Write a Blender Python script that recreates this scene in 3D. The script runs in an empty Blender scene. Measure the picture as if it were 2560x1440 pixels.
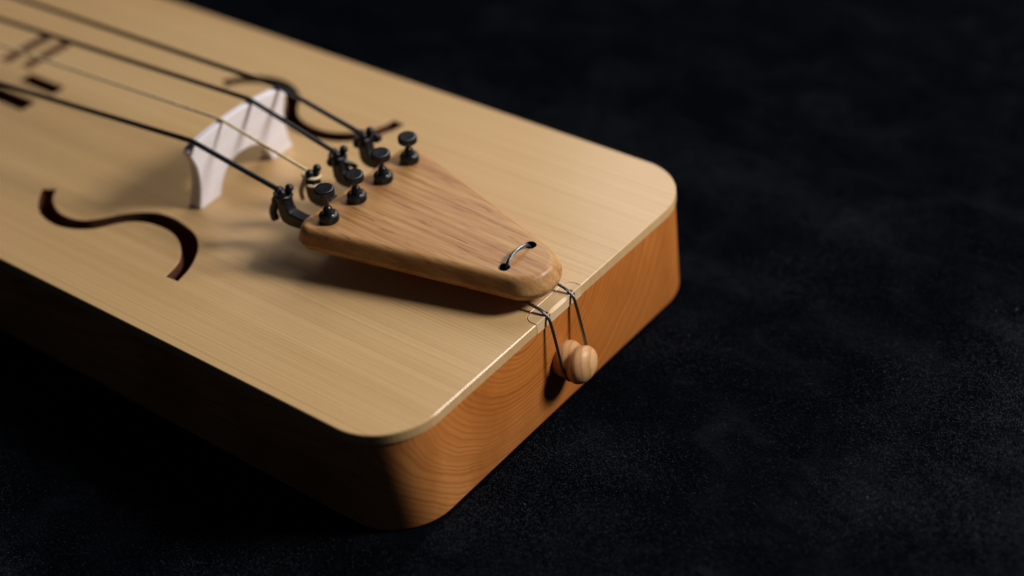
import bpy, bmesh, math, random
from mathutils import Vector, Matrix, noise
random.seed(7)
S = bpy.context.scene
COL = S.collection
R = math.radians

# ------------------------------------------------------------ camera
MM = 0.001
H = 39.0                      # height of the sound box in mm; the cloth lies at z = 0
cam_d = bpy.data.cameras.new('camera'); cam = bpy.data.objects.new('camera', cam_d); COL.objects.link(cam)
cam.location = (0.25832, -0.30032, 0.31271 + H*MM)
cam.rotation_euler = (R(52.26), R(5.56), R(38.36))
cam_d.sensor_width = 36; cam_d.lens = 58.37
cam_d.clip_start = 0.01; cam_d.clip_end = 50
cam_d.dof.use_dof = True
cam_d.dof.focus_distance = 0.506
cam_d.dof.aperture_fstop = 4.0
S.camera = cam

# ------------------------------------------------------------ world and light
W = bpy.data.worlds.new('World'); S.world = W; W.use_nodes = True
bg = W.node_tree.nodes['Background']
bg.inputs[0].default_value = (0.50, 0.66, 1.0, 1); bg.inputs[1].default_value = 0.022

def area(name, loc, target, size, power, color):
    d = bpy.data.lights.new(name, 'AREA'); d.shape = 'RECTANGLE'; d.size = size[0]; d.size_y = size[1]
    d.energy = power; d.color = color
    o = bpy.data.objects.new(name, d); COL.objects.link(o); o.location = loc
    o.rotation_euler = (Vector(target)-Vector(loc)).to_track_quat('-Z', 'Y').to_euler()
    return o
area('key_light', (0.54, 0.40, 0.54), (-0.06, 0, 0.03), (0.19, 0.19), 8.5, (1.0, 0.965, 0.925))
area('overhead_softbox', (-0.24, 0.72, 0.74), (-0.06, 0, 0.03), (0.66, 0.66), 5.0, (1.0, 0.985, 0.975))

S.view_settings.view_transform = 'Standard'; S.view_settings.look = 'None'
S.view_settings.exposure = 0; S.view_settings.gamma = 1
S.cycles.max_bounces = 6

# ------------------------------------------------------------ materials
def mat(name):
    m = bpy.data.materials.new(name); m.use_nodes = True
    nt = m.node_tree; b = nt.nodes['Principled BSDF']
    return m, nt, b
class G:
    """tiny node helper"""
    def __init__(s, nt): s.nt = nt
    def n(s, t, **k):
        o = s.nt.nodes.new(t)
        for a, v in k.items(): setattr(o, a, v)
        return o
    def link(s, a, b): s.nt.links.new(a, b)
    def coord(s, scale=(1,1,1), rot=(0,0,0), loc=(0,0,0)):
        tc = s.n('ShaderNodeTexCoord'); mp = s.n('ShaderNodeMapping')
        mp.inputs['Scale'].default_value = scale; mp.inputs['Rotation'].default_value = rot; mp.inputs['Location'].default_value = loc
        s.link(tc.outputs['Object'], mp.inputs['Vector']); return mp.outputs[0]
    def noise(s, vec, scale=1, detail=3, rough=.5, dist=0):
        o = s.n('ShaderNodeTexNoise'); o.inputs['Scale'].default_value = scale; o.inputs['Detail'].default_value = detail
        o.inputs['Roughness'].default_value = rough; o.inputs['Distortion'].default_value = dist
        s.link(vec, o.inputs['Vector']); return o.outputs['Fac']
    def ramp(s, f, stops, interp='LINEAR'):
        o = s.n('ShaderNodeValToRGB'); o.color_ramp.interpolation = interp
        e = o.color_ramp.elements
        while len(e) < len(stops): e.new(0.5)
        for i, (p, c) in enumerate(stops):
            e[i].position = p; e[i].color = (*c, 1) if isinstance(c, tuple) else (c, c, c, 1)
        s.link(f, o.inputs[0]); return o.outputs[0]
    def mix(s, f, a, b, mode='MIX'):
        o = s.n('ShaderNodeMix', data_type='RGBA', blend_type=mode)
        for sock, v in ((o.inputs[0], f), (o.inputs[6], a), (o.inputs[7], b)):
            if isinstance(v, (int, float)): sock.default_value = v
            elif isinstance(v, tuple): sock.default_value = (*v, 1)
            else: s.link(v, sock)
        return o.outputs[2]
    def math(s, op, a, b=0.0):
        o = s.n('ShaderNodeMath', operation=op)
        for sock, v in ((o.inputs[0], a), (o.inputs[1], b)):
            if isinstance(v, (int, float)): sock.default_value = v
            else: s.link(v, sock)
        return o.outputs[0]
    def bump(s, h, b, strength=.2, dist=.0002):
        o = s.n('ShaderNodeBump'); o.inputs['Strength'].default_value = strength; o.inputs['Distance'].default_value = dist
        s.link(h, o.inputs['Height']); s.link(o.outputs[0], b.inputs['Normal'])
    def xyz(s, vec):
        o = s.n('ShaderNodeSeparateXYZ'); s.link(vec, o.inputs[0]); return o.outputs

def m_spruce():
    m, nt, b = mat('spruce'); g = G(nt)
    lines = g.noise(g.coord((2.2, 1900, 60), rot=(0, 0, R(.3))), 1, 2, .5, .0)          # annual lines running along the board
    fine = g.noise(g.coord((12, 2600, 300)), 1, 2, .6)
    broad = g.noise(g.coord((1.0, 95, 12)), 1, 3, .55)
    blot = g.noise(g.coord((9, 16, 10)), 1, 3, .5)
    fleck = g.noise(g.coord((320, 1500, 900)), 1, 2, .5)
    base = g.ramp(lines, [(.30, (.490, .288, .118)), (.47, (.568, .355, .157)), (.70, (.600, .390, .186))])
    c = g.mix(g.ramp(broad, [(.40, .16), (.62, 0.0)]), base, (.485, .29, .125))
    # annual rings cut on the quarter: thin darker late-wood lines about a millimetre apart, wandering slightly
    xs, ys, zs = g.xyz(g.coord())
    wand = g.noise(g.coord((1.6, 9, 4)), 1, 2, .5)
    yw = g.math('ADD', g.math('ADD', ys, g.math('MULTIPLY', zs, .08)), g.math('MULTIPLY', wand, .010))
    late = g.ramp(g.math('FRACT', g.math('MULTIPLY', yw, 1/.00125)), [(0.0, .75), (.10, .2), (.45, 0.0), (.80, .25), (.95, 1.0)])
    some = g.noise(g.coord((1.2, 130, 10)), 1, 2, .5)
    c = g.mix(g.math('MULTIPLY', late, g.ramp(some, [(.38, .10), (.66, .46)])), c, (.43, .225, .075))
    c = g.mix(g.ramp(blot, [(.4, 0.0), (.75, .5)]), c, (.62, .425, .215))
    c = g.mix(g.ramp(fine, [(.55, 0.0), (.75, .18)]), c, (.43, .235, .085))
    c = g.mix(g.ramp(fleck, [(.60, 0.0), (.75, .10)]), c, (.75, .62, .45))
    nt.links.new(c, b.inputs['Base Color'])
    b.inputs['Roughness'].default_value = .50; b.inputs['Specular IOR Level'].default_value = .30; b.inputs['Coat Weight'].default_value = .45; b.inputs['Coat Roughness'].default_value = .2
    g.bump(g.math('ADD', lines, g.math('MULTIPLY', fleck, .3)), b, .02, .0001)
    return m

def m_rim():
    m, nt, b = mat('cherry_rim'); g = G(nt)
    v = g.coord()
    dn = g.noise(g.coord((14, 26, 30)), 1, 3, .5)
    x, y, z = g.xyz(v)
    # growth rings cut across the end of the sound box: nested arcs about a pith high in the block
    yy = g.math('ADD', y, .016)
    right = g.math('MAXIMUM', yy, 0.0); left = g.math('MINIMUM', yy, 0.0)
    yy = g.math('ADD', g.math('MULTIPLY', right, .86), left)
    zz = g.math('MULTIPLY', g.math('SUBTRACT', z, H*MM + .004), 1.25)
    d = g.math('SQRT', g.math('ADD', g.math('MULTIPLY', yy, yy), g.math('MULTIPLY', zz, zz)))
    d = g.math('ADD', d, g.math('MULTIPLY', g.math('SUBTRACT', dn, .5), .008))
    d = g.math('ADD', d, g.math('MULTIPLY', x, .06))
    nz = g.noise(g.coord((3, 3, 3)), 1, 0)
    t = g.math('MULTIPLY', d, 1/.0021)
    oneD = g.n('ShaderNodeTexNoise', noise_dimensions='1D'); oneD.inputs['Scale'].default_value = .6; oneD.inputs['Detail'].default_value = 1
    nt.links.new(t, oneD.inputs['W'])
    t2 = g.math('ADD', t, g.math('MULTIPLY', oneD.outputs['Fac'], 1.4))
    fr = g.math('FRACT', t2)
    ringm = g.ramp(fr, [(0.0, .55), (.12, .25), (.36, .04), (.62, .12), (.85, .42), (.95, .7)])
    amp = g.n('ShaderNodeTexNoise', noise_dimensions='1D'); amp.inputs['Scale'].default_value = .31; amp.inputs['Detail'].default_value = 1
    nt.links.new(t, amp.inputs['W'])
    ringm = g.math('MULTIPLY', ringm, g.ramp(amp.outputs['Fac'], [(.35, .6), (.62, 1.15)]))
    sap = g.ramp(g.math('MULTIPLY', d, 10.0), [(.30, 0.0), (.62, 1.0)])       # heartwood at the middle, paler sapwood outside
    grain = g.noise(g.coord((60, 700, 90)), 1, 2, .6)
    stre = g.noise(g.coord((40, 60, 30), rot=(R(-38), 0, 0)), 1, 3, .55)
    sap = g.math('MULTIPLY', sap, g.ramp(g.math('MULTIPLY', g.math('ADD', y, .05), 10.0), [(.10, 1.0), (.62, .12)]))
    wood = g.mix(sap, (.525, .172, .031), (.685, .280, .080))
    dark = g.mix(sap, (.270, .074, .0115), (.375, .122, .028))
    c = g.mix(ringm, wood, dark)
    c = g.mix(g.ramp(stre, [(.42, 0.0), (.70, .7)]), c, (.37, .110, .0190))
    c = g.mix(g.ramp(grain, [(.5, 0.0), (.75, .22)]), c, (.52, .19, .052))
    nt.links.new(c, b.inputs['Base Color'])
    b.inputs['Roughness'].default_value = .45; b.inputs['Specular IOR Level'].default_value = .3
    g.bump(grain, b, .10, .0001)
    return m

def m_tail():
    m, nt, b = mat('tailpiece_wood'); g = G(nt)
    rz = (0, R(3), R(-4))
    band = g.noise(g.coord((9, 400, 260), rot=rz), 1, 2, .5, .4)
    fine = g.noise(g.coord((26, 1500, 1100), rot=rz), 1, 2, .65)
    pore = g.noise(g.coord((85, 1400, 1300), rot=rz), 1, 1, .5)
    porem = g.ramp(pore, [(.60, 0.0), (.67, 1.0)])
    x_, y_, z_ = g.xyz(g.coord(rot=(0, 0, R(-2.5))))
    wob = g.noise(g.coord((10, 55, 60)), 1, 2, .5)
    dd = g.math('ADD', g.math('ADD', y_, g.math('MULTIPLY', z_, .45)), g.math('MULTIPLY', wob, .006))
    fr = g.math('FRACT', g.math('MULTIPLY', dd, 1/.0029))
    ringm = g.ramp(fr, [(0.0, .6), (.10, .22), (.45, 0.0), (.75, .22), (.93, .75)])
    zone = g.ramp(band, [(.44, 0.0), (.56, 1.0)])
    c = g.ramp(band, [(.32, (.340, .156, .049)), (.45, (.44, .226, .082)), (.54, (.495, .270, .103)), (.70, (.54, .310, .126))])
    c = g.mix(g.ramp(fine, [(.42, 0.0), (.68, .55)]), c, (.37, .175, .07))
    c = g.mix(g.math('MULTIPLY', porem, g.math('SUBTRACT', .68, g.math('MULTIPLY', zone, .4))), c, (.19, .075, .024))
    c = g.mix(g.math('MULTIPLY', ringm, .55), c, (.33, .145, .052))
    # broad, slightly darker blotches scattered at random over the wood
    blot = g.noise(g.coord((16, 40, 40)), 1, 2, .5)
    c = g.mix(g.ramp(blot, [(.5, 0.0), (.8, .3)]), c, (.42, .20, .08))
    nt.links.new(c, b.inputs['Base Color'])
    b.inputs['Roughness'].default_value = .40; b.inputs['Specular IOR Level'].default_value = .32
    g.bump(g.math('SUBTRACT', g.math('MULTIPLY', fine, .5), porem), b, .22, .00012)
    return m

def m_plainwood(name, c0, c1, scale, rot=(0,0,0), rough=.5, spec=.35, bump=.1):
    m, nt, b = mat(name); g = G(nt)
    a = g.noise(g.coord(scale, rot=rot), 1, 3, .55, .2)
    f = g.noise(g.coord(tuple(s*4 for s in scale), rot=rot), 1, 2, .6)
    c = g.ramp(a, [(.32, c1), (.62, c0)])
    c = g.mix(g.ramp(f, [(.5, 0.0), (.75, .35)]), c, c1)
    nt.links.new(c, b.inputs['Base Color'])
    b.inputs['Roughness'].default_value = rough; b.inputs['Specular IOR Level'].default_value = spec
    g.bump(f, b, bump, .0001)
    return m

def m_peg():
    m, nt, b = mat('peg_wood'); g = G(nt)
    x, y, z = g.xyz(g.coord())
    dn = g.noise(g.coord((90, 90, 90)), 1, 2, .5)
    d = g.math('ADD', g.math('ADD', g.math('MULTIPLY', x, .85), g.math('MULTIPLY', y, .42)), g.math('MULTIPLY', dn, .0026))
    fr = g.math('FRACT', g.math('MULTIPLY', d, 1/.0020))
    ring = g.ramp(fr, [(0, .5), (.1, 0.0), (.55, .12), (.9, .8), (1, 1.0)])
    f = g.noise(g.coord((700, 250, 900)), 1, 2, .6)
    c = g.mix(ring, (.57, .315, .142), (.41, .195, .076))
    c = g.mix(g.ramp(f, [(.5, 0.0), (.75, .3)]), c, (.42, .20, .08))
    nt.links.new(c, b.inputs['Base Color']); b.inputs['Roughness'].default_value = .45; b.inputs['Specular IOR Level'].default_value = .35
    g.bump(f, b, .2, .0002)
    return m

def m_simple(name, col, rough=.4, metal=0.0, spec=.5, nscale=900, nbump=.08, vary=.25):
    m, nt, b = mat(name); g = G(nt)
    f = g.noise(g.coord((nscale,)*3), 1, 2, .5)
    c = g.mix(g.ramp(f, [(.3, 0.0), (.75, 1.0)]), tuple(v*(1-vary) for v in col), tuple(v*(1+vary) for v in col))
    nt.links.new(c, b.inputs['Base Color'])
    b.inputs['Roughness'].default_value = rough; b.inputs['Metallic'].default_value = metal; b.inputs['Specular IOR Level'].default_value = spec
    g.bump(f, b, nbump, .0001)
    return m

def m_cloth():
    m, nt, b = mat('black_velvet'); g = G(nt)
    nap = g.noise(g.coord((30, 44, 10), rot=(0, 0, R(-25))), 1, 6, .68, .8)
    mid = g.noise(g.coord((90, 220, 90), rot=(0, 0, R(-20))), 1, 3, .6)
    pile = g.noise(g.coord((900, 2200, 900), rot=(0, 0, R(-15))), 1, 2, .6)
    c = g.ramp(nap, [(.42, (.0008, .0011, .0020)), (.54, (.0019, .0024, .0038)), (.70, (.0052, .0059, .0080))])
    c = g.mix(g.ramp(mid, [(.42, 0.0), (.70, .7)]), c, (.0012, .0015, .0024))
    c = g.mix(g.ramp(pile, [(.50, 0.0), (.72, .5)]), c, (.0105, .0112, .0138))
    nt.links.new(c, b.inputs['Base Color']); b.inputs['Roughness'].default_value = 1.0; b.inputs['Specular IOR Level'].default_value = 0.0
    g.bump(g.math('ADD', mid, pile), b, .6, .0004)
    return m

SPRUCE = m_spruce(); RIM = m_rim(); TAIL = m_tail()
SADDLE = m_plainwood('saddle_maple', (.66, .47, .27), (.53, .345, .17), (240, 12, 240), (0, 0, R(0)), .45)
BRIDGE = m_plainwood('bridge_maple', (.83, .775, .80), (.76, .70, .72), (200, 14, 320), (0, 0, 0), .5, .3)
PEG = m_peg()
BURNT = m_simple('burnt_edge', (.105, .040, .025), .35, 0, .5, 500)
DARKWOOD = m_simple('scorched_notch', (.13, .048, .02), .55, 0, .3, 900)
BLACK = m_simple('black_metal', (.018, .018, .021), .22, .45, .6, 600, .05)
LEVER = m_simple('lever_metal', (.009, .009, .011), .36, .3, .5, 800, .08)
STEEL = m_simple('steel_wire', (.20, .20, .215), .38, 1.0, .5, 1500, .1)
STRING = m_simple('black_string', (.010, .010, .012), .38, 0, .5, 900, .1)
GUT = m_simple('gut_string', (.74, .58, .33), .42, 0, .5, 900, .1)
GROMMET = m_simple('grommet_black', (.006, .006, .007), .25, 0, .5, 600, .05)
CLOTH = m_cloth()
FIBRE, nt, b = mat('cloth_fibre'); b.inputs['Base Color'].default_value = (.034, .037, .046, 1); b.inputs['Roughness'].default_value = .9; b.inputs['Specular IOR Level'].default_value = .1
LINT, nt, b = mat('lint'); b.inputs['Base Color'].default_value = (.22, .22, .23, 1); b.inputs['Roughness'].default_value = .5

# ------------------------------------------------------------ mesh helpers (all geometry in mm, z measured from the top of the soundboard)
def obj(name, bm, m, parent=None, smooth=40, z0=H, label=None):
    me = bpy.data.meshes.new(name)
    bmesh.ops.transform(bm, matrix=Matrix.Diagonal((MM, MM, MM, 1)) @ Matrix.Translation((0, 0, z0)), verts=bm.verts)
    bm.normal_update(); bm.to_mesh(me); bm.free()
    me.materials.append(m)
    if smooth:
        me.polygons.foreach_set('use_smooth', [True]*len(me.polygons)); me.set_sharp_from_angle(angle=R(smooth))
    o = bpy.data.objects.new(name, me); COL.objects.link(o)
    if parent: o.parent = parent
    if label: o['label'] = label
    return o

def loops(bm, rings, closed=True, cap0=False, cap1=False):
    vs = [[bm.verts.new(p) for p in r] for r in rings]
    n = len(vs[0])
    for a, b_ in zip(vs, vs[1:]):
        for i in range(n if closed else n-1):
            j = (i+1) % n
            bm.faces.new((a[i], a[j], b_[j], b_[i]))
    if cap0: bm.faces.new(list(reversed(vs[0])))
    if cap1: bm.faces.new(vs[-1])
    return vs

def lathe(bm, prof, M=Matrix(), n=32, teeth=None):
    """prof: (axial, radius[, toothed]); axis +z of M"""
    rings = []
    for p in prof:
        r = []
        for i in range(n):
            a = 2*math.pi*i/n
            rr = p[1]
            if len(p) > 2 and p[2] and i % 2: rr -= p[2]
            r.append(M @ Vector((rr*math.cos(a), rr*math.sin(a), p[0])))
        rings.append(r)
    return loops(bm, rings, True, True, True)

def crspline(pts, per=8):
    P = [Vector(p) for p in pts]; out = []
    for i in range(len(P)-1):
        a = P[i-1] if i else P[0]*2-P[1]; b_, c = P[i], P[i+1]
        d = P[i+2] if i+2 < len(P) else P[-1]*2-P[-2]
        for k in range(per):
            t = k/per
            out.append(.5*((2*b_)+(c-a)*t+(2*a-5*b_+4*c-d)*t*t+(3*b_-a-3*c+d)*t**3))
    out.append(P[-1]); return out

def frames(path):
    T = [(path[min(i+1, len(path)-1)]-path[max(i-1, 0)]).normalized() for i in range(len(path))]
    u = T[0].orthogonal().normalized(); F = []
    for t in T:
        u = (u-t*u.dot(t)).normalized(); F.append((u.copy(), t.cross(u)))
    return F

def tube(bm, path, rad, n=12, caps=True):
    F = frames(path); rings = []
    for i, (p, (u, v)) in enumerate(zip(path, F)):
        r = rad(i/(len(path)-1)) if callable(rad) else rad
        rings.append([p+u*r*math.cos(2*math.pi*k/n)+v*r*math.sin(2*math.pi*k/n) for k in range(n)])
    loops(bm, rings, True, caps, caps)

def resample(path, step):
    out = [path[0].copy()]; acc = 0
    for a, b_ in zip(path, path[1:]):
        L = (b_-a).length; pos = step-acc
        while pos <= L:
            out.append(a.lerp(b_, pos/L)); pos += step
        acc = L-(pos-step)
    out.append(path[-1].copy()); return out

def rope(bm, path, R0, strands=6, pitch=7.0, sub=6):
    """twisted wire rope: a core and strands laid round it"""
    path = resample(path, .35); F = frames(path)
    rs = R0*.36; rc = R0-rs; L = 0; ang = []
    for i, p in enumerate(path):
        if i: L += (p-path[i-1]).length
        ang.append(2*math.pi*L/pitch)
    tube(bm, path, rc*.85, 8)
    for s in range(strands):
        pp = [p+u*rc*math.cos(a+2*math.pi*s/strands)+v*rc*math.sin(a+2*math.pi*s/strands) for p, (u, v), a in zip(path, F, ang)]
        tube(bm, pp, rs, sub)

def round_poly(V, rad, seg=10):
    """V convex or not, counter-clockwise list of (x,y); rad per vertex"""
    out = []; n = len(V)
    for i in range(n):
        p = Vector(V[i]); a = (Vector(V[i-1])-p); b_ = (Vector(V[(i+1) % n])-p)
        r = rad[i]
        if r <= 0: out.append(p); continue
        a.normalize(); b_.normalize()
        th = math.acos(max(-1, min(1, a.dot(b_)))); d = r/math.tan(th/2)
        c = p+(a+b_).normalized()*(r/math.sin(th/2))
        s = p+a*d-c; e = p+b_*d-c
        a0 = math.atan2(s.y, s.x); a1 = math.atan2(e.y, e.x); da = (a1-a0+math.pi) % (2*math.pi)-math.pi
        for k in range(seg+1): out.append(c+Vector((math.cos(a0+da*k/seg), math.sin(a0+da*k/seg)))*r)
    return out

def inset(P, d):
    """offset a counter-clockwise closed polygon inwards by d"""
    n = len(P); out = []
    for i in range(n):
        a = (P[i]-P[i-1]); b_ = (P[(i+1) % n]-P[i])
        if a.length < 1e-6: a = b_
        if b_.length < 1e-6: b_ = a
        na = Vector((-a.y, a.x)).normalized(); nb = Vector((-b_.y, b_.x)).normalized()
        m = na+nb; m.normalize(); k = max(.35, m.dot(na))
        out.append(P[i]+m*(d/k))
    return out

def fill(bm, loops_v, up=True, smooth=False):
    es = []
    for L in loops_v:
        for i in range(len(L)):
            e = bm.edges.get((L[i], L[(i+1) % len(L)]))
            es.append(e or bm.edges.new((L[i], L[(i+1) % len(L)])))
    r = bmesh.ops.triangle_fill(bm, use_beauty=True, use_dissolve=False, edges=es, normal=(0, 0, 1 if up else -1))
    for f in r['geom']:
        if isinstance(f, bmesh.types.BMFace):
            f.normal_update()
            if (f.normal.z > 0) != up: f.normal_flip()

def blob(bm, c, r, seg=12, scale=(1, 1, 1)):
    g = bmesh.ops.create_uvsphere(bm, u_segments=seg, v_segments=max(6, seg//2+2), radius=r)
    for v in g['verts']: v.co = Vector((v.co.x*scale[0], v.co.y*scale[1], v.co.z*scale[2]))+Vector(c)

def poly_smooth(pts, per=6):
    """closed Catmull-Rom through 2-D points, with corners kept where flagged"""
    return pts

# ------------------------------------------------------------ cloth
def cloth_h(x, y):
    """height of the cloth in mm: flat beneath the box, gently rumpled beside it"""
    dx = max(-460-x, x-2, 0); dy = max(abs(y)-78, 0); d = math.hypot(dx, dy)
    k = min(1, d/45)
    h = noise.noise((x*.011, y*.016, 3.1))*3.0 + noise.noise((x*.03, y*.045, 9.7))*1.1
    return k*k*(h-.6) - .06
bm = bmesh.new()
def axis_pts():
    a = [-1600, -1300, -1000, -800, -650, -550]+[-480+8*i for i in range(111)]+[420, 520, 650, 800, 1000, 1300, 1600]
    return a
ax = axis_pts()
grid = [[bm.verts.new((x, y, cloth_h(x, y))) for x in ax] for y in ax]
for j in range(len(ax)-1):
    for i in range(len(ax)-1):
        bm.faces.new((grid[j][i], grid[j][i+1], grid[j+1][i+1], grid[j+1][i]))
cloth = obj('cloth', bm, CLOTH, None, 180, 0)
cloth['label'] = 'black velvet cloth lying flat beneath the wooden lyre'; cloth['category'] = 'cloth'

# loose pile fibres standing proud of the velvet, and a few specks of lint
def fibres(n, box, lmin, lmax, w, seed, avoid=True):
    rnd = random.Random(seed); V = []; Fc = []
    while len(Fc) < n:
        x = rnd.uniform(box[0], box[1]); y = rnd.uniform(box[2], box[3])
        if avoid and x < 1 and abs(y) < 78: continue
        cl = noise.noise((x*.02, y*.03, 5.5))*.5+.5
        cl2 = noise.noise((x*.09, y*.13, 1.5))*.5+.5
        if rnd.random() > .03+max(0, cl-.42)*2.2*(.3+cl2)+max(0, 1-math.hypot(x-25, y+60)/70)*.35: continue
        a = rnd.gauss(R(160), 1.1); t = rnd.uniform(.02, .5); L = rnd.uniform(lmin, lmax)
        z = cloth_h(x, y)+rnd.uniform(.02, .25)
        d = Vector((math.cos(a)*math.cos(t), math.sin(a)*math.cos(t), math.sin(t)))*L
        s = Vector((-math.sin(a), math.cos(a), rnd.uniform(-.6, .6)))*w*rnd.uniform(.6, 1.5)
        p = Vector((x, y, z)); i = len(V)
        V += [p-s*.5, p+s*.5, p+d]; Fc.append((i, i+1, i+2))
    me = bpy.data.meshes.new('fibre'); me.from_pydata([v*MM for v in V], [], Fc); return me
me = fibres(130000, (-190, 200, -175, 150), .30, .9, .07, 3); me.materials.append(FIBRE)
o = bpy.data.objects.new('pile_fibre', me); COL.objects.link(o); o.parent = cloth; o['kind'] = 'stuff'
me = fibres(45, (-190, 190, -170, 150), .2, .45, .18, 5); me.materials.append(LINT)
o = bpy.data.objects.new('lint', me); COL.objects.link(o); o.parent = cloth; o['kind'] = 'stuff'

# ------------------------------------------------------------ the lyre
lyre = bpy.data.objects.new('bowed_lyre', None); COL.objects.link(lyre)
lyre['label'] = 'pale wooden bowed lyre with four strings lying on black velvet'; lyre['category'] = 'lyre'

HW, CR, TH, XL = 78.0, 20.7, 3.5, -460.0
# body: rim and back as one carved box, open under the soundboard
bm = bmesh.new()
out = round_poly([(XL, -HW+.25), (-.25, -HW+.25), (-.25, HW-.25), (XL, HW-.25)], [CR]*4, 28)
inn = inset(out, 6.5)
R3 = lambda P, z: [Vector((p.x, p.y, z)) for p in P]
loops(bm, [R3(inset(inn, 0), -TH-.02), R3(inn, -H+5)][::-1], True, False, False)
vs = loops(bm, [R3(inset(out, 1.0), -H), R3(inset(out, .3), -H+.3), R3(out, -H+1.0), R3(out, -TH-.35), R3(inset(out, .35), -TH-.02)], True, True, False)
rimtop = vs[-1]
bm.verts.ensure_lookup_table()
it = [v for v in bm.verts if abs(v.co.z+TH+.02) < 1e-4 and v not in set(rimtop)]
for i in range(len(rimtop)):
    j = (i+1) % len(rimtop); bm.faces.new((rimtop[i], rimtop[j], it[j], it[i]))
fl = [v for v in bm.verts if abs(v.co.z+H-5) < 1e-4]
bm.faces.new(fl)
bmesh.ops.recalc_face_normals(bm, faces=bm.faces)
obj('sound_box', bm, RIM, lyre, 35)

# sound hole outlines (mm on the board)
SH = {'pts': [(-196.2, -43.28), (-191.21, -48.91), (-185.81, -52.69), (-179.38, -54.65), (-172.58, -54.8), (-165.83, -52.83), (-160.11, -49.04), (-156.39, -44.02), (-152.62, -40.1), (-147.9, -37.65), (-141.74, -36.52), (-135.31, -36.76), (-129.41, -38.83), (-124.51, -42.23), (-120.76, -46.21), (-119.03, -50.44), (-118.28, -54.63), (-112.76, -54.32), (-114.3, -48.33), (-117.56, -42.01), (-121.53, -37.23), (-127.2, -33.59), (-134.93, -31.58), (-141.83, -30.83), (-148.34, -31.7), (-153.47, -34.45), (-158.3, -38.5), (-162.27, -43.34), (-166.8, -47.68), (-172.31, -49.66), (-179.04, -49.53), (-185.11, -47.01), (-188.85, -44.15), (-191.45, -40.51)], 'corners': [0, 16, 17, 33]}
def catmull_closed(P, corners, per=5):
    n = len(P); outp = []
    for i in range(n):
        a, b_, c, d = (Vector(P[(i+k) % n]) for k in (-1, 0, 1, 2))
        if i in corners: a = b_*2-c
        if (i+1) % n in corners: d = c*2-b_
        if i in corners and (i+1) % n in corners: outp.append(b_); continue
        for k in range(per):
            t = k/per
            outp.append(.5*((2*b_)+(c-a)*t+(2*a-5*b_+4*c-d)*t*t+(3*b_-a-3*c+d)*t**3))
    return outp
def ccw(P):
    A = sum(P[i-1].x*P[i].y-P[i].x*P[i-1].y for i in range(len(P)))
    return P if A > 0 else list(reversed(P))
s_near = ccw(catmull_closed(SH['pts'], SH['corners']))
s_far = ccw([Vector((p.x+2.4, -p.y-.6)) for p in s_near])
def slot(x0, x1, y0, y1): return [Vector(p) for p in ((x0, y0), (x1, y0), (x1, y1), (x0, y1))]
slots = [slot(-267, -245.5, 1.8, 7.6), slot(-288, -247, -12.2, -5.4), slot(-276.4, -270.4, 10, 32), slot(-288.4, -282, 9, 31.5),
         slot(-274.3, -270.3, -33, -13.5), slot(-286, -282, -33, -13.5)]
holes = [s_near, s_far]+slots

# soundboard with the recess for the saddle in its end
bm = bmesh.new()
SW, SD = 11.15, 5.1
o1 = round_poly([(XL, -HW), (0, -HW), (0, -SW), (-SD, -SW), (-SD, SW), (0, SW), (0, HW), (XL, HW)],
                [CR, CR, 0, 3.2, 3.2, 0, CR, CR], 24)
prof = [(0, -TH), (0, -.4), (.045, -.255), (.225, -.075), (.38, 0)]
vs = loops(bm, [R3(inset(o1, d), z) for d, z in prof])
top = [vs[-1]]; bot = [vs[0]]
hv = []
for h in holes:
    hp = list(reversed(h))
    ci = inset(h, -.22)
    a = [bm.verts.new((p.x, p.y, 0)) for p in ci]; c = [bm.verts.new((p.x, p.y, -.2)) for p in h]; d = [bm.verts.new((p.x, p.y, -TH)) for p in h]
    for q, w in ((a, c), (c, d)):
        for i in range(len(q)):
            j = (i+1) % len(q); bm.faces.new((q[i], q[j], w[j], w[i]))
    top.append(a); bot.append(d)
fill(bm, top, True); fill(bm, bot, False)
board = obj('soundboard', bm, SPRUCE, lyre, 0)
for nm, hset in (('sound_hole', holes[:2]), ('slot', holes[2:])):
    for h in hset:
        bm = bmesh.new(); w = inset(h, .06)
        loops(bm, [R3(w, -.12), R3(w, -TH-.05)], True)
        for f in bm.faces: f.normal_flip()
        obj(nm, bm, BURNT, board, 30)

# saddle let into the end of the board, eased between the two wires
bm = bmesh.new()
sp = round_poly([(-SD+.09, -SW+.09), (.06, -SW+.09), (.06, SW-.09), (-SD+.09, SW-.09)], [3.1, 0, 0, 3.1], 8)
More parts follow.
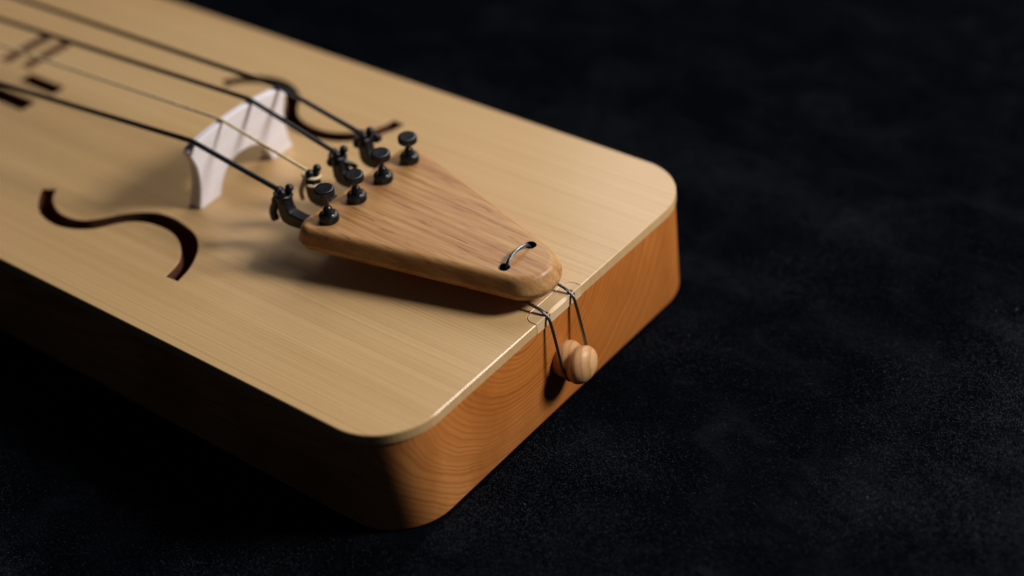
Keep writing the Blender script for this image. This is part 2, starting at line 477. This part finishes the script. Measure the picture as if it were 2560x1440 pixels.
# refine the front edge so the eased facet has ends
pf = []
for i, p in enumerate(sp):
    pf.append(p); q = sp[(i+1) % len(sp)]
    if abs(p.x-.06) < 1e-4 and abs(q.x-.06) < 1e-4:
        for y in (-5.2, -4.4, -3.2, -1.5, 0, 1.8, 3.4, 4.5, 5.2): pf.append(Vector((.06, y)))
def ease(p):
    if p.x < 0: return .06
    if abs(p.y) > 5: return .12
    return .12+.85*max(0, 1-abs((p.y-.2)/5.0)**6.0)
ra = [Vector((p.x, p.y, -TH-.3)) for p in pf]
rb = [Vector((p.x, p.y, .05-ease(p)*.95)) for p in pf]
rc = [Vector((p.x-(ease(p) if p.x > 0 else 0)+(.10 if p.x < -SD+.5 else 0), p.y*(.998), .05)) for p in pf]
vs = loops(bm, [ra, rb, rc], True, True, True)
saddle = obj('saddle', bm, SADDLE, lyre, 25)
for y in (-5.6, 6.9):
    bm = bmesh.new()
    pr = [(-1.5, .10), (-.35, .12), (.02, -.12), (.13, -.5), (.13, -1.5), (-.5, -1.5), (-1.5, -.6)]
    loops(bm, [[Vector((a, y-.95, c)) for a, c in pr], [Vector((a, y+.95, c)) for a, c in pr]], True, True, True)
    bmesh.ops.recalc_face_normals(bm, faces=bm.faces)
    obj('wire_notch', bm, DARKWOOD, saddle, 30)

# bridge
def bridge():
    half = [(0, 28.0), (4, 27.9), (9, 27.5), (14, 26.9), (19, 26.0), (21.8, 25.3), (23.2, 24.2), (23.0, 22.6), (21.8, 20.2), (20.9, 17), (20.5, 13.5), (20.7, 9),
            (21.4, 5), (22.3, 1.5), (22.5, 0), (12.6, 0), (12.1, 2), (10.9, 5), (9.0, 8), (6.6, 10.2), (3.4, 11.5), (0, 11.8)]
    right = half; left = [(-a, c) for a, c in reversed(half[1:-1])]
    P = right+left                                              # clockwise in (y, z) from the top
    P = list(reversed(P))
    bm = bmesh.new()
    def pt(a, c, s, ins=0):
        th = 5.8-(5.8-2.7)*c/28.0
        front = -135.9+2.6*c/28.0
        return Vector((front-(th if s else 0), a, c))
    P2 = [Vector(p) for p in P]
    pin = inset(P2, .35)
    r0 = [pt(p.x, p.y, 1)+Vector((.0, 0, 0)) for p in pin]
    r1 = [pt(p.x, p.y, 1)+Vector((.35, 0, 0)) for p in P2]
    r2 = [pt(p.x, p.y, 0)-Vector((.35, 0, 0)) for p in P2]
    r3 = [pt(p.x, p.y, 0) for p in pin]
    vs = loops(bm, [r0, r1, r2, r3], True)
    for L, sgn in ((vs[0], -1), (vs[-1], 1)):
        es = [bm.edges.get((L[i], L[(i+1) % len(L)])) for i in range(len(L))]
        bmesh.ops.triangle_fill(bm, use_beauty=True, edges=es, normal=(sgn, 0, 0))
    bmesh.ops.recalc_face_normals(bm, faces=bm.faces)
    return obj('bridge', bm, BRIDGE, lyre, 30)
bridge()

# tailpiece
zt = lambda x: 13.0+(-14.4-x)*.0566
zb = lambda x: 3.4+(-5-x)*.060
tp = round_poly([(-83.8, 30.4), (-83.8, -30.4), (-1.0, -9.0), (-1.0, 9.0)], [6.0, 6.0, 11.1, 11.1], 16)
bulge = []
for i, p in enumerate(tp):                                    # extra points along the long edges
    q = tp[(i+1) % len(tp)]; bulge.append(p)
    if abs(p.x+83.8) < .01 and abs(q.x+83.8) < .01:
        for k in range(1, 8):
            t = k/8; bulge.append(Vector((-83.8, p.y+(q.y-p.y)*t)))
    elif (q-p).length > 20:
        for k in range(1, 8): bulge.append(p.lerp(q, k/8))
tp = ccw(bulge)
bm = bmesh.new()
prof = [(3.8, 0, 0), (2.6, 0, .3), (1.5, 0, 1.0), (.7, 0, 2.0), (.2, 0, 3.1), (0, 1, -5.4), (.02, 1, -5.05), (.12, 1, -4.7), (.55, 1, -3.6), (1.05, 1, -2.35), (1.5, 1, -1.3), (2.0, 1, -.65), (2.6, 1, -.22), (3.2, 1, -.04), (3.7, 1, 0)]
rings = []
for d, tside, dz in prof:
    rings.append([Vector((p.x, p.y, (zt(p.x) if tside else zb(p.x))+dz)) for p in inset(tp, d)])
vs = loops(bm, rings, True)
hl = []
HX, HY, HR = -14.4, 6.5, 1.85
for sy in (-1, 1):
    a = [bm.verts.new((HX+HR*math.cos(2*math.pi*i/20), sy*HY+HR*math.sin(2*math.pi*i/20), zt(HX+HR*math.cos(2*math.pi*i/20)))) for i in range(20)]
    c = [bm.verts.new((v.co.x, v.co.y, zb(v.co.x))) for v in a]
    for i in range(20):
        j = (i+1) % 20; bm.faces.new((a[i], a[j], c[j], c[i]))
    hl.append((a, c))
fill(bm, [vs[-1]]+[h[0] for h in hl], True); fill(bm, [vs[0]]+[h[1] for h in hl], False)
bmesh.ops.recalc_face_normals(bm, faces=bm.faces)
tail = obj('tailpiece', bm, TAIL, lyre, 50)
for sy in (-1, 1):
    bm = bmesh.new()
    M = Matrix.Translation((HX, sy*HY, zt(HX))) @ Matrix.Rotation(.0566, 4, 'Y')
    rr = [[M @ Vector((r*math.cos(2*math.pi*i/24), r*math.sin(2*math.pi*i/24), z)) for i in range(24)] for r, z in
          ((HR-.02, -.5), (HR+.02, .02), (HR-.12, .12), (HR-.35, .04), (HR-.42, -.4), (HR-.42, -7.5))]
    loops(bm, rr, True)
    obj('grommet', bm, GROMMET, tail, 50)

# fine tuners: lever with two prongs, thumb screw, knurled collar
YS = [-19.35, -6.4, 6.4, 19.35]
SCREW = [12.4, 10.2, 11.0, 9.9]
def box(bm, c0, c1, bev=.5):
    g = bmesh.ops.create_cube(bm, size=1)
    for v in g['verts']:
        v.co = Vector([(c0[k]+c1[k])/2+v.co[k]*(c1[k]-c0[k]) for k in range(3)])
    es = list({e for v in g['verts'] for e in v.link_edges})
    bmesh.ops.bevel(bm, geom=es, offset=bev, segments=2, affect='EDGES', profile=.6)
def lever_mesh(y):
    bm = bmesh.new()
    # arm: profile in x-z swept across the width
    P = [(-76, 13.2), (-87.5, 13.4), (-91.2, 13.8), (-92.0, 15.0), (-92.3, 18.6), (-96.0, 18.6), (-96.6, 14.5), (-96.6, 11.2), (-95.6, 9.2), (-93.0, 8.4), (-86, 8.9), (-76, 9.8)]
    for w, ins in ((2.0, 0),):
        P2 = ccw([Vector(p) for p in P]); pi = inset(P2, .45)
        ring = lambda Q, yy: [Vector((q.x, yy, q.y)) for q in Q]
        loops(bm, [ring(pi, y-w), ring(P2, y-w+.45), ring(P2, y+w-.45), ring(pi, y+w)], True, True, True)
    for s in (-1, 1):                                           # the two prongs with ball tips
        path = crspline([(-94.2, y+s*1.5, 17.0), (-93.9, y+s*1.6, 19.2), (-93.3, y+s*1.7, 20.7)], 6)
        tube(bm, path, lambda t: 1.45-.2*t, 10)
        blob(bm, (-93.0, y+s*1.75, 21.2), 1.42, 14)
    bmesh.ops.recalc_face_normals(bm, faces=bm.faces)
    return bm
def screw_mesh(L, n=64):
    bm = bmesh.new()
    lathe(bm, [(2.6, .8), (L-3.3, .74), (L-2.9, .95), (L-2.6, 1.5), (L-2.35, 2.6), (L-2.25, 2.95), (L-2.1, 3.18, .26), (L-.25, 3.18, .26), (L-.08, 2.95), (L, 2.75), (L-.02, 2.2)], n=n)
    return bm
def collar_mesh(n=64):
    bm = bmesh.new()
    lathe(bm, [(-.05, 2.7), (.12, 3.0), (.3, 3.18, .26), (2.3, 3.18, .26), (2.5, 2.95), (2.62, 2.6), (2.7, 2.1), (2.9, 1.9), (3.8, 1.68), (4.5, 1.5), (5.0, 1.25), (5.35, .95), (5.4, .6)], n=n)
    return bm
AX = Matrix.Rotation(.0566, 4, 'Y')
for k, y in enumerate(YS):
    lv = obj('fine_tuner', lever_mesh(y), LEVER, lyre, 40)
    M = Matrix.Translation((-74.5, y, zt(-74.5))) @ AX @ Matrix.Rotation(.37*k, 4, 'Z')
    if k == 0: M = Matrix.Translation((-74.5, y, zt(-74.5))) @ Matrix.Rotation(.03, 4, 'Y')
    bm = collar_mesh(); bmesh.ops.transform(bm, matrix=M, verts=bm.verts); obj('collar', bm, BLACK, lv, 35)
    bm = screw_mesh(SCREW[k]); bmesh.ops.transform(bm, matrix=M, verts=bm.verts); obj('thumb_screw', bm, BLACK, lv, 35)

# strings, each knotted round its prongs
SR = [.92, .54, .84, .86]
ZB = [26.6, 28.2, 28.2, 26.6]
FARP = [(-228, -27.4, 25), (-253, -8.9, 25), (-270, 4.2, 25), (-274, 19.4, 24.6)]
for k, y in enumerate(YS):
    m = GUT if k == 1 else STRING
    yb = [-20.1, -6.9, 7.0, 20.1][k]; zbr = ZB[k]+SR[k]*.4
    b0 = Vector((-134.6, yb, zbr)); fp = Vector(FARP[k])
    dirn = (fp-b0)/(b0.x-fp.x)
    end = b0+dirn*(440-134.6)
    start = Vector((-95.6, y, 20.3))
    pts = [start, start.lerp(b0, .5), b0.lerp(start, .03)+Vector((0, 0, .05)), b0, b0.lerp(end, .01)+Vector((0, 0, .05)), b0.lerp(end, .3), end]
    bm = bmesh.new(); path = []
    for a, c in zip(pts, pts[1:]):
        nn = max(2, int((c-a).length/6)); path += [a.lerp(c, i/nn) for i in range(nn)]
    path.append(end); tube(bm, path, SR[k], 12)
    st = obj('string', bm, m, lyre, 60, label='pale gut string' if k == 1 else None)
    # knot: turns round the prongs, then a cut tail
    r = SR[k]; bm = bmesh.new(); turns = 1.5 if k == 1 else 1.1; pp = [start+Vector((-.1, 0, 0))]
    for i in range(1, 46):
        t = i/45; a = R(200)+2*math.pi*turns*t
        pp.append(Vector((-94.4+2.6*math.cos(a)*(.9+.1*math.sin(7*t)), y+3.0*math.sin(a)*.95, 20.0-(4.4 if k == 1 else 2.6)*t-.4*math.sin(a))))
    tube(bm, crspline(pp, 2), r*(.92 if k == 1 else .62), 8)
    if k < 2:
        hook = crspline([(-95.6, y-.2, 20.4), (-96.9, y+.5, 18.6), (-97.4, y-1.0, 16.2), (-98.4, y-1.5, 14.0), (-99.2, y-1.7, 11.6), (-99.0, y-1.7, 9.0)], 6)
        tube(bm, hook, lambda t: r*(1.05+.5*min(1, t*1.6)), 10)
    else:                                                       # the loose end is tucked behind the post in a small curl
        hook = crspline([(-93.2, y+.6, 18.6), (-91.4, y+2.4, 17.6), (-89.8, y+2.6, 18.8), (-89.6, y+1.6, 20.2), (-90.8, y+1.0, 20.4)] if k == 3 else
                        [(-93.2, y+.4, 17.6), (-91.0, y+2.2, 15.6), (-89.4, y+2.2, 15.4), (-88.8, y+1.2, 16.2)], 6)
        tube(bm, hook, r*1.05, 10)
    blob(bm, (-96.0, y, 20.2), r*1.5, 12, (1, 1.25, 1.1))
    blob(bm, (-97.4, y-.8, 16.3), r*1.7, 12, (1, 1.2, 1.3))
    obj('knot', bm, m, st, 60)

# end pin turned with a groove for the wire
bm = bmesh.new()
M = Matrix.Translation((0, 0, -20.9)) @ Matrix.Rotation(R(90), 4, 'Y') @ Matrix.Diagonal((1, 1, .94, 1))
lathe(bm, [(-1, 5.4), (.0, 5.8), (1.0, 6.05), (2.0, 6.05), (3.0, 5.75), (3.6, 5.58), (4.1, 5.4), (4.6, 5.35), (5.05, 5.47), (5.6, 5.75), (6.3, 6.02), (7.0, 6.28), (7.8, 6.3), (8.7, 5.98), (9.6, 5.4), (10.4, 4.35), (11.1, 3.1), (11.5, 1.9), (11.7, .5)], M, 48)
peg = obj('end_pin', bm, PEG, lyre, 60)

# the twisted steel wire: out of one hole, round the pin and back
zu = zb(HX)
half = [(-14.35, 0, 15.3), (-14.3, 2.6, 15.0), (-14.2, 4.6, 14.2), (-14.2, 5.7, 12.8), (-14.3, 6.2, 10.5), (-14.3, 6.5, 6.0), (-13.4, 6.5, 3.3), (-10.5, 6.35, 2.3), (-6.0, 6.25, 2.0), (-2.6, 6.2, 1.45), (-.6, 6.2, .65),
        (.75, 6.2, -.75), (1.5, 6.2, -3.2), (2.5, 6.2, -8.5), (3.3, 6.2, -13.5), (4.1, 6.15, -18.5), (4.6, 5.65, -22.2), (4.7, 4.25, -25.0), (4.7, 2.1, -26.5), (4.7, 0, -26.8)]
near = [(a, -b_, c) for a, b_, c in half]
loop_pts = near[::-1][:-1]+half                                 # groove bottom -> near side -> over the tailpiece -> far side -> groove
bm = bmesh.new(); rope(bm, crspline(loop_pts, 8), .52)
obj('tail_wire', bm, STEEL, lyre, 60)
